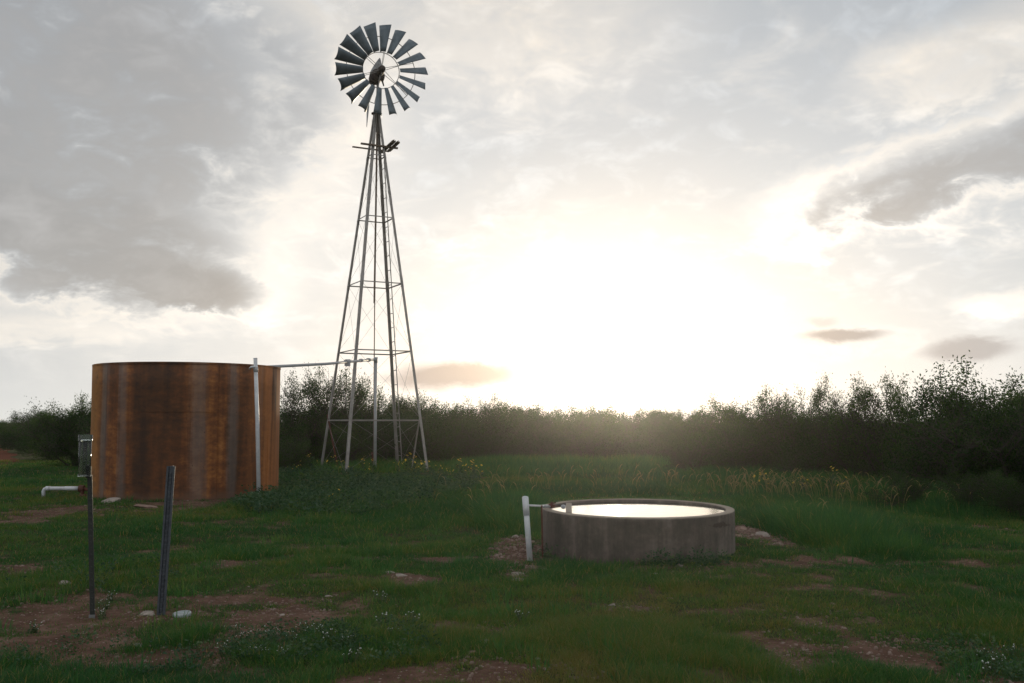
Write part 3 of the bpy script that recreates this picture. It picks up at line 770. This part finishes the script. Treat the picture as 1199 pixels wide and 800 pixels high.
# ------------------------------------------------------------------ trough
def build_trough():
    r = TROUGH_R; H = .585; z0 = gz(*TROUGH)-.04
    t = empty('water_trough', (TROUGH[0], TROUGH[1], z0), 'round grey concrete stock trough brimming with bright water', 'trough')
    H += .04-gz(*TROUGH)*0
    jit = lambda a, z: 1+.003*math.sin(5*a+1)+.002*math.sin(13*a+3*z)
    prof = [(r+.0, 0), (r, .2), (r, .4), (r, H-.05), (r, H-.016), (r-.004, H-.004), (r-.016, H), (r-.098, H+.002), (r-.112, H-.01), (r-.118, H-.2), (r-.14, .1), (.001, .1)]
    o = MB().lathe(prof, 128, jit=jit, sy=1.1).build('basin', M['concrete'], t, True)
    o.rotation_euler = (R(.55), 0, 0)
    xb = at(666, 592, TROUGH[1])[0]-TROUGH[0]; yb = math.sqrt(max(.01, 1-(xb/(r-.13))**2))*(r-.13)*1.1
    MB().box((xb, 0, H-.008), (.075, yb*2-.02, .016), Matrix.Rotation(-math.atan2(TROUGH[0]+xb, TROUGH[1]), 3, 'Z')).build('cross_strip', M['concrete'], t)  # narrow strip laid across the water along the line of view
    w = MB(); n = 96
    w.add([((r-.112)*math.cos(2*PI*k/n)+TROUGH[0], (r-.112)*1.1*math.sin(2*PI*k/n)+TROUGH[1], z0+H-.024) for k in range(n)], [tuple(range(n))])
    tag(w.build('water', M['water']), kind='structure')
    return z0+H
RIM = build_trough()

def build_hydrant():
    Y = 12.1; b = at(621, 655, Y); top = at(615, 583, Y); b[2] = gz(b[0], b[1])-.06
    t = empty('supply_pipe', tuple(b), 'short white upright pipe feeding the trough at its left end', 'pipe')
    d = top-b
    MB().tube([(0, 0, 0), tuple(d)], .034, 18).build('pipe', M['pvc'], t, True)
    MB().tube([tuple(d*.74), tuple(d*1.0)], .0385, 18).build('sleeve', M['pvc'], t, True)
    MB().lathe([(.0385, 0), (.036, .012), (.02, .02), (.001, .022)], 18, tuple(d)).build('cap', M['pvc'], t, True)
    s = d*.89; e = np.array([TROUGH[0]-TROUGH_R+.10, 12.72, RIM+.03])-b
    MB().tube([tuple(s), tuple(s+(e-s)*.6), tuple(e)], .0125, 10).build('feed_pipe', M['pvc'], t, True)
    j = s+(e-s)*.72; MB().tube([tuple(j), tuple(j+(e-s)*.18)], .021, 10).build('coupling', M['pvcgrey'], t, True)
    v = MB(); v.box(e+np.array([.03, .02, .0]), (.10, .06, .06)); v.tube([e+np.array([.02, .02, .02]), e+np.array([.03, .02, .075])], .022, 8)
    v.tube([e+np.array([.04, .02, .01]), e+np.array([.17, -.05, -.0])], .010, 6); v.tube([e+np.array([-.03, .02, .03]), e+np.array([.10, .02, .06])], .012, 6)
    v.v = [tuple(e+np.array([.03, .02, .01])+(np.array(q)-e-np.array([.03, .02, .01]))*.72) for q in v.v]; v.build('float_valve', M['rustdark'], t)
    MB().lathe([(.001, -.03), (.025, -.02), (.032, 0), (.025, .02), (.001, .03)], 14, tuple(e+np.array([.17, -.05, -.0]))).build('float', M['pvcgrey'], t, True)
    # dark rod at the trough's left end
    q = at(635.5, 655, 12.35); q[2] = gz(q[0], q[1])-.05
    o = MB().tube([(0, 0, 0), (-.012, 0, .70)], .011, 8).build('iron_stake', M['rustdark'], None, False, tuple(q))
    tag(o, 'thin dark iron stake upright against the left end of the trough', 'stake')
build_hydrant()

# ------------------------------------------------------------------ the two posts, rain gauge and lid
def build_posts():
    g = gnd(109, 720); Y = g[1]; b = at(109, 720, Y); b[2] = gz(b[0], b[1])-.10; top = at(105, 556, Y)
    t = empty('thin_post', tuple(b), 'thin black steel post holding the clear rain gauge', 'post')
    d = Vector(top-b); x = Vector((1, 0, 0)); y = Vector((0, 1, 0)); hw = .021
    pole = MB()
    pole.add([Vector(p)+q for q in (Vector((0, 0, 0)), d) for p in ((-hw, -.004, 0), (hw, -.004, 0), (hw, .004, 0), (.004, .004, 0), (.004, .035, 0), (-.004, .035, 0), (-.004, .004, 0), (-hw, .004, 0))],
             [(0,1,2,7), (3,4,5,6), (8,15,10,9), (11,14,13,12)]+[(i, (i+1) % 8, 8+(i+1) % 8, 8+i) for i in range(8)])
    pole.build('shaft', M['blackpost'], t)
    for i in range(22):
        p = d*((i+2)/25.0); MB().box(p+Vector((0, -.008, 0)), (.016, .009, .012)).build('stud', M['blackpost'], t)
    f = MB().box(d*.075+Vector((0, -.012, 0)), (.05, .012, .05)); f.build('band', M['galv'], t)
    # gauge
    zb, zt = at(104, 557, Y)[2], at(103.5, 509, Y)[2]; gx = at(103.2, 530, Y)[0]; H = zt-zb; r = .054
    q = empty('rain_gauge', (gx, Y-.065, zb), 'clear cylindrical rain gauge with funnel and inner tube on the thin black post', 'rain gauge')
    MB().lathe([(.001, 0), (r-.003, 0), (r-.002, H*.86), (r-.0045, H*.86), (r-.0055, .004), (.001, .004)], 40).build('cylinder', M['clear'], q, True)
    MB().lathe([(r+.004, H*.84), (r+.004, H), (r+.001, H), (r+.001, H*.87), (.012, H*.80), (.012, H*.74), (.009, H*.74), (.009, H*.795), (r-.002, H*.84), (r+.004, H*.84)], 40).build('funnel', M['clear'], q, True)
    MB().lathe([(.001, .006), (.018, .006), (.018, H*.77), (.0155, H*.77), (.0155, .012), (.001, .012)], 24).build('inner_tube', M['clear'], q, True)
    ba = MB().box((.012, .058, .03), (.045, .010, .10)); ba.build('bracket', M['blackpost'], q)
    gr = MB().lathe([(r+.0005, -.004), (r+.0005, .012), (r-.003, .012), (r-.003, -.004), (r+.0005, -.004)], 40); gr.build('base_ring', M['clear'], q, True)
    # thick leaning post
    g = gnd(188, 720); Y = g[1]; b = at(188, 720, Y); b[2] = gz(b[0], b[1])-.12; top = at(200.5, 546, Y+.05)
    t = empty('leaning_post', tuple(b), 'thick dark grey steel post leaning slightly right, beside a round tin lid', 'post')
    d = Vector(top-b); m = MB(); w = .037
    sec = [(-w, -.010), (-w*.5, -.016), (-w*.3, -.004), (w*.3, -.004), (w*.5, -.016), (w, -.010), (w, -.004), (w*.45, .010), (.008, .012), (.008, .05), (-.008, .05), (-.008, .012), (-w*.45, .010), (-w, -.004)]
    k = len(sec); m.add([Vector((a, c, 0))+o for o in (Vector((0, 0, 0)), d) for a, c in sec], [tuple(range(k))[::-1], tuple(range(k, 2*k))]+[(i, (i+1) % k, k+(i+1) % k, k+i) for i in range(k)])
    m.build('shaft', M['steelpost'], t)
    for i in range(30):
        p = d*((i+3)/33.5); MB().box(p+Vector((0, -.010, 0)), (.020, .016, .016)).build('stud', M['steelpost'], t)
    # lid
    g = gnd(213, 720.5); z = gz(g[0], g[1])
    o = MB().lathe([(.001, .014), (.062, .014), (.066, .021), (.075, .022), (.078, .018), (.076, -.01)], 40).build('tin_lid', M['lid'], None, True, (g[0], g[1], z+.006))
    o.rotation_euler = (R(6), R(-3), 0); tag(o, 'round dull tin lid lying on red soil beside the leaning post', 'lid')
build_posts()

# ------------------------------------------------------------------ stones
def stone(px, py, wpx, flat, label, m='stone', grp=None):
    g = gnd(px, py); Y = g[1]; s = wpx/2*Y/F
    import bmesh
    bm = bmesh.new(); bmesh.ops.create_icosphere(bm, subdivisions=3, radius=1)
    sx, sy, sz = s, s*random.uniform(.6, .9), s*flat; o3 = [random.uniform(0, 50) for _ in range(3)]
    cuts = [(Vector((random.gauss(0, 1), random.gauss(0, 1), random.gauss(0, .7))).normalized(), random.uniform(.5, .8)) for _ in range(9)]
    for v in bm.verts:
        p = v.co.copy()
        for n_, d_ in cuts:
            q = p.dot(n_)
            if q > d_: p -= n_*(q-d_)*.9
        k = 1+.16*(float(fbm(np.array([p.x*1.5+o3[0]]), np.array([p.y*1.5+p.z*2+o3[1]]), 4)[0])-.5)
        v.co = (p.x*sx*k*1.15, p.y*sy*k*1.15, p.z*sz*k)
    me = bpy.data.meshes.new('stone'); bm.to_mesh(me); bm.free(); me.materials.append(M[m])
    o = bpy.data.objects.new('stone', me); COL.objects.link(o); o.location = (g[0], g[1], gz(g[0], g[1])+sz*.25); o.rotation_euler = (random.uniform(-.15, .15), random.uniform(-.15, .15), random.uniform(-.5, .5))
    return tag(o, label, 'stone', grp)
ST = [(172,720,21,.22,'flat pale stone lying at the left foot of the leaning post','stone'),(162,750,15,.3,'small pale stone on bare soil in front of the leaning post','stone'),(75,687,13,.45,'grey stone in the grass left of the thin black post','stone'),
      (895,630,19,.42,'largest pale stone on the rubble at the right end of the trough','stone'),(868,622,14,.5,'reddish stone touching the right end of the trough','stonered'),(903,622,11,.5,'small grey stone behind the largest pale stone','stone'),(864,634,13,.55,'brown stone low against the right wall of the trough','stonered'),(880,622,9,.5,'little flat stone in the middle of the right-hand rubble','stonered'),
      (606,674,18,.4,'upper of two pale stones stacked left in front of the trough','stone'),(608,681,15,.35,'lower of two pale stones left in front of the trough','stone'),(595,665,11,.35,'thin flat stone behind the two pale stones','stonered'),(604,627,12,.45,'pale stone in the rubble left of the white supply pipe','stone'),
      (793,662,17,.35,'long stone in the grass in front of the trough','stonered'),(768,674,11,.3,'white stone in grass before the middle of the trough','stone'),(797,667,5,.9,'tiny upright stone beside the long stone','stone'),(456,673,15,.28,'left of two flat stones on a bare strip in the lawn','stone'),(469,678,14,.3,'right of two flat stones on a bare strip in the lawn','stone'),
      (716,709,11,.4,'pale stone with rubble to its right, below the trough','stone'),(733,713,8,.4,'small stone in the rubble below the trough','stonered'),(553,770,13,.35,'stone at the upper left of the bare patch at bottom centre','stonered'),(566,758,22,.2,'flat stick-like stone at the top of the bare patch at bottom centre','stone'),(780,781,10,.5,'stone in grass near the bottom right of centre','stonered'),
      (785,701,9,.3,'small flat stone beneath the trough, far right of the rubble','stonered'),(630,778,8,.4,'pebble-sized stone right of the bare patch at bottom centre','stone'),(1128,779,12,.35,'red stone on bare soil at the bottom right','stonered'),(385,700,9,.35,'white chip of stone on the bare soil right of the tin lid','stone'),(330,719,7,.4,'small white stone on the bare soil between lid and weeds','stone'),
      (118,780,7,.5,'brick red chip on the bottom left soil','stonered'),(975,707,8,.5,'small stone in the bare spot at lower right','stonered'),(130,592,30,.25,'flat pale slab at the front left foot of the tank','stone'),(170,595,26,.25,'pale slab half buried before the tank','stonered')]
for s_ in ST: stone(*s_)
def build_gravel():
    V = []; F_ = []
    base = [(-1,-.7,-.4),(1,-.8,-.3),(.9,.8,-.4),(-.8,.9,-.3),(-.6,-.5,.6),(.7,-.4,.7),(.5,.6,.5),(-.6,.5,.7)]
    fc = [(0,3,2,1),(4,5,6,7),(0,1,5,4),(1,2,6,5),(2,3,7,6),(3,0,4,7)]
    Ls = [(e, 700 if i in (12, 13) else 140) for i, e in enumerate(BARE)]
    for (cx, cy, rx, ry, k), cnt in Ls:
        for _ in range(cnt):
            a = random.uniform(0, 2*PI); q = math.sqrt(random.random())*1.1; x, y = cx+rx*q*math.cos(a), cy+ry*q*math.sin(a)
            if not bool(clear_of_things(np.array([x]), np.array([y]))[0]): continue
            s = min(.019 if cnt < 300 else .04, (.0045 if cnt < 300 else .007)*math.exp(random.expovariate(1.25)))*(1 if cy < 15 else 1.4); z = gz(x, y); r = random.uniform(0, PI); c, sn = math.cos(r), math.sin(r); fl = random.uniform(.4, .8); o = len(V)
            for p in base:
                px_, py_ = p[0]*s*random.uniform(.8, 1.2), p[1]*s*.8*random.uniform(.8, 1.2); V.append((x+px_*c-py_*sn, y+px_*sn+py_*c, z+p[2]*s*fl+s*.15))
            F_ += [tuple(i+o for i in f) for f in fc]
    mb = MB(); mb.v = V; mb.f = F_
    m, nt, b = nodes('gravel stones'); E.nt = nt
    n = noise(position(), 9, 4, .7); nt.links.new(ramp(clamp01((n-.5)*3+.5), [(0, (.085, .048, .035)), (.5, (.14, .088, .066)), (1, (.27, .21, .175))]).s, b.inputs['Base Color']); b.inputs['Roughness'].default_value = .95
    tag(mb.build('gravel', m), kind='stuff')
build_gravel()

# ------------------------------------------------------------------ wildflowers
def flower_plant(name, seed, H, heads, fm, hr, leaves=16):
    rnd = random.Random(seed); root = bpy.data.objects.new(name, None); COL.objects.link(root); root.empty_display_size = .05
    st = MB(); fls = []; lp = []; ld = []
    for i in range(heads):
        a = rnd.uniform(0, 2*PI); sp = rnd.uniform(.05, .45)*H; p0 = Vector((rnd.gauss(0, .02), rnd.gauss(0, .02), -.02)); hh = H*rnd.uniform(.45, 1.0)
        p = [p0, p0+Vector((math.cos(a)*sp*.3, math.sin(a)*sp*.3, hh*.5)), p0+Vector((math.cos(a)*sp, math.sin(a)*sp, hh))]
        st.tube(p, [.005, .004, .003], 4, False)
        for _ in range(leaves//heads+1): q = p[0].lerp(p[2], rnd.uniform(.1, .8)); lp.append(tuple(q)); ld.append((rnd.gauss(0, 1), rnd.gauss(0, 1), .5))
        c = p[2]; n = 7; tl = rnd.uniform(-1.2, 1.2); r_ = hr*rnd.uniform(.8, 1.2)
        vs = [c+Vector((0, 0, .25*r_))]
        for k in range(2*n):
            aa = PI*k/n; rr = r_*(1 if k % 2 == 0 else .55); vs.append(c+Vector((math.cos(aa)*rr, math.sin(aa)*rr, tl*math.cos(aa)*rr+.004*(k % 2))))
        fl = MB(); fls.append(fl)
        fl.add(vs, [(0, 1+k, 1+(k+1) % (2*n)) for k in range(2*n)])
        fl.lathe([(.001, .35*r_), (r_*.35, .25*r_), (r_*.4, 0), (.001, -.25*r_)], 7, tuple(c))
    st.build('stem', M['stem'], root); [fl.build('flower', M[fm], root) for fl in fls]
    V, Q = leaf_quads(np.array(lp), np.array(ld), RNG.uniform(.08, .14, len(lp))*(H/.6), .4)
    mesh_np('leaves', V, Q, np.zeros((0, 3), int), M['weed'], np.repeat(RNG.random(len(lp)), 4), root)
    return root
def scatter(protos, spots, label, cat, group):
    big = 1.0 if cat == 'flower' else 1.0
    for px, py in spots:
        p = protos[random.randrange(len(protos))]; o = p if p.name not in placed else copy_tree(p); placed.add(p.name)
        g = gnd(px, py); o.location = (g[0], g[1], gz(g[0], g[1])); o.rotation_euler = (0, 0, random.uniform(0, 6)); s = random.uniform(.75, 1.2)*big; o.scale = (s, s, s); tag(o, label, cat, group)
placed = set()
YF = [flower_plant('yellow_wildflower', 40+i, (.30, .44, .60)[i], 4+i, 'yellow', .031, 30) for i in range(3)]
scatter(YF, [(396,559),(402,560),(408,558),(424,560),(430,561),(436,560),(392,557),(418,558)], 'yellow wildflower plant among the left windmill legs', 'flower', 'yellow flowers by the left legs')
scatter(YF, [(466,560),(480,559),(486,560),(492,561),(500,560),(473,558)], 'yellow wildflower plant near the right windmill leg', 'flower', 'yellow flowers by the right leg')
scatter(YF, [(515,563),(522,564),(530,563),(538,565),(545,564),(553,566),(561,565)], 'yellow wildflower plant in the grass right of the windmill', 'flower', 'yellow flowers right of the windmill')
scatter(YF, [(391,592)], 'single yellow wildflower plant in dark weeds in front of the windmill', 'flower', None)
scatter(YF, [(940,578),(946,577),(975,580),(895,572),(898,574),(988,581)], 'yellow wildflower plant in the tall grass right of the trough', 'flower', 'yellow flowers right of the trough')
scatter(YF, [(350,560),(362,560),(338,560)], 'yellow wildflower plant just right of the tank', 'flower', 'yellow flowers right of the tank')
placed_w = [flower_plant('white_flowered_weed', 60+i, .12, 9+i, 'white', .0055, 60) for i in range(3)]
scatter(placed_w, [(285,752),(300,745),(318,748),(262,762),(340,752),(290,768),(355,742),(305,770),(372,748),(330,772),(385,755),(278,742)], 'low weed with tiny white flowers right of the tin lid', 'weed', 'white flowered weeds right of the lid')
scatter(placed_w, [(452,735),(458,748),(480,735),(412,780),(608,727),(405,760),(445,705)], 'low weed with tiny white flowers near the bottom centre lawn', 'weed', 'white flowered weeds in the lawn')
scatter(placed_w, [(1150,765),(1170,772),(1185,760),(1160,785)], 'low pale weed in the bottom right grass', 'weed', 'pale weeds at bottom right')
scatter(placed_w, [(122,712),(118,722),(130,705),(40,735)], 'small pale weed on the bare soil by the thin black post', 'weed', 'weeds by the thin post')

# ------------------------------------------------------------------ haze volume, added to spread the sun's glow
HZ = dict(density=.00026, aniso=.91)
def build_haze():
    c = (0, 100, 60.0); mb = MB().box((0, 40, 7.5), (300, 200, 18.0))
    m = bpy.data.materials.new('glow haze'); m.use_nodes = True; nt = m.node_tree; nt.nodes.clear()
    v = nt.nodes.new('ShaderNodeVolumePrincipled'); o = nt.nodes.new('ShaderNodeOutputMaterial'); nt.links.new(v.outputs[0], o.inputs['Volume'])
    v.inputs['Color'].default_value = (.97, .96, .93, 1); v.inputs['Density'].default_value = HZ['density']; v.inputs['Anisotropy'].default_value = HZ['aniso']
    tag(mb.build('haze', m), kind='stuff')
build_haze()

# ------------------------------------------------------------------ sun and sky
SUN_AZ, SUN_EL = azel(715, 440)
sun = bpy.data.lights.new('sun', 'SUN'); sun.energy = 2.8; sun.angle = R(1.5); sun.color = (1, .84, .60)
so = bpy.data.objects.new('sun', sun); COL.objects.link(so); so.rotation_euler = (R(90-SUN_EL), 0, R(180-SUN_AZ))

def build_world():
    w = bpy.data.worlds.new('World'); S.world = w; w.use_nodes = True; nt = w.node_tree; E.nt = nt
    bg = nt.nodes['Background']; bg.inputs['Strength'].default_value = .1
    sky = nt.nodes.new('ShaderNodeTexSky'); sky.sky_type = 'NISHITA'; sky.sun_disc = False
    sky.sun_elevation = R(SUN_EL); sky.sun_rotation = R(SUN_AZ); sky.dust_density = 3
    v = coord('Generated'); x, y, z = sep(v)
    D2 = 180/PI
    az = E.op('ARCTAN2', x, y)*D2; el = E.op('ARCSINE', z)*D2
    elp = emax(el, 0.0)
    pl = comb(x/(emax(z, 0.0)+.16), y/(emax(z, 0.0)+.16), 0.0)         # cloud layer seen in perspective
    n_a = noise(pl, 1.3, 8, .58, .3); n_b = noise(pl, 4.5, 8, .62, .5); n_c = noise(pl, .55, 4, .5)
    sv = comb(az*.055, el*.098, 0.0); n_s = noise(sv, 1.6, 9, .60, .6); n_f = noise(sv, 6.0, 8, .62, .4)
    # brightness towards the hidden sun
    da = az-azel(715, 400)[0]; de = el-azel(715, 410)[1]
    r2 = (da*.74)*(da*.74)+(de*1.28)*(de*1.28); r = esqrt(r2)
    g1 = eexp(r2*(-1/(4.2**2))); g2 = eexp(r2*(-1/(19.0**2))); g3 = eexp(r*(-1/17.0))
    hor = eexp(elp*(-1/5.0))
    front = smooth(y, -.3, .5)
    lum = .435+g1*.62*(.5+n_f)+g2*.29*(.8+.4*n_s)+(g3*.40)*front+hor*(.04+.27*front)
    warm = clamp01(g3*1.1+hor*.55)
    tintc = mix(warm, (.885, .978, 1.09), (1.02, .995, .905))
    # cloud masses: soft ellipses in degrees, edges broken by noise
    wx = (n_s-.5)*9+(n_f-.5)*3.5; wy = (n_f-.5)*5+(n_s-.5)*3
    den = None
    def blob(px, py, rx, ry, rot, k, warp=1.0, soft=1.25):
        a0, e0 = azel(px, py); s = .0465
        ca, sa = math.cos(R(rot)), math.sin(R(rot))
        ux = az-a0+wx*warp; uy = el-e0+wy*warp
        a = (ux*ca+uy*sa)/(rx*s); b = (uy*ca-ux*sa)/(ry*s)
        d = esqrt(a*a+b*b); return smooth(d, 1+soft*.5, 1-soft*.5)*k
    for B in ((50, 90, 310, 210, -8, .84), (300, 95, 150, 120, -25, .58), (90, 262, 200, 85, -10, .9), (215, 328, 100, 30, -10, .95, .6), (560, 30, 240, 90, 0, .30), (60, 385, 120, 18, 0, .28, .5),
              (1095, 205, 180, 42, 14, .72, 1.2, 1.4), (1230, 165, 110, 55, 14, .72, 1.2, 1.4), (1190, 60, 140, 50, 10, .35), (1180, 355, 50, 12, 0, .35, .4)):
        t = blob(*B); den = t if den is None else emax(den, t)
    small = None
    for B in ((535, 440, 84, 15, 2, 1.0, .22, .9), (985, 393, 44, 7, 2, 1.0, .2, .9), (1130, 411, 44, 12, 2, .8, .25, .9), (860, 435, 30, 5, 8, .3, .2), (960, 378, 16, 5, 0, .4, .2)):
        t = blob(*B); small = t if small is None else emax(small, t)
    back = (1-front)*smooth(n_a, .40, .62)*.9+smooth(el, 26, 50)*smooth(n_a, .38, .62)*.9
    den = clamp01(emax(den*clamp01((n_f*.5+n_s*.5-.5)*2.6+.86), back))
    thick = smooth(den, .30, .85)
    edge = clamp01(den*3.2)*(1-smooth(den, .22, .62))                       # sunlit rims
    fil = smooth(n_b*.55+n_s*.45, .50, .72)*(1-thick)*smooth(el, 1.5, 9)       # thin bright streaks
    fil2 = smooth(n_f*.6+n_a*.4, .48, .66)*(1-thick)*smooth(el, 1, 6)
    lum2 = lum*(1+.26*fil+.20*fil2)+(edge*.36)*(.35+g3*1.3)
    c = mix(clamp01(fil*.5+edge*.8), tintc, (1.08, 1.0, .89))
    glum = .385+g3*.17+(n_f-.5)*.34+(n_s-.5)*.22+g1*.7
    lumf = lum2*(1-thick)+glum*thick
    cc = mix(thick, c, mix(clamp01(g3*1.6+hor*.4), (.965, .985, 1.03), (1.03, .99, .92)))
    lumf = lumf*(1-small)+(.46+g1*.1)*small
    lumf = lumf*(1+(1-front)*.80+smooth(el, 28, 55)*.5*front)
    cc = mix(small*.9, cc, (1.0, .985, .985))
    painted = mix(1.0, cc, comb(lumf*10, lumf*10, lumf*10), 'MULTIPLY')
    tot = mix(.10, painted, E(sky.outputs[0]))
    nt.links.new(tot.s, bg.inputs['Color'])
build_world()

# ------------------------------------------------------------------ camera and render settings
cam = bpy.data.cameras.new('camera'); cam.lens = 35; cam.sensor_width = 36; cam.clip_start = .05; cam.clip_end = 20000
co = bpy.data.objects.new('camera', cam); COL.objects.link(co); co.location = (0, 0, EYE); co.rotation_euler = (R(90)+PITCH, 0, 0)
S.camera = co
S.render.engine = 'CYCLES'
cy = S.cycles
cy.max_bounces = 8; cy.diffuse_bounces = 3; cy.glossy_bounces = 3; cy.transmission_bounces = 8; cy.transparent_max_bounces = 12; cy.volume_bounces = 1
cy.use_denoising = True; cy.sample_clamp_indirect = 6; cy.caustics_reflective = False; cy.caustics_refractive = False
S.view_settings.view_transform = 'Standard'; S.view_settings.look = 'None'; S.view_settings.exposure = 0; S.view_settings.gamma = 1
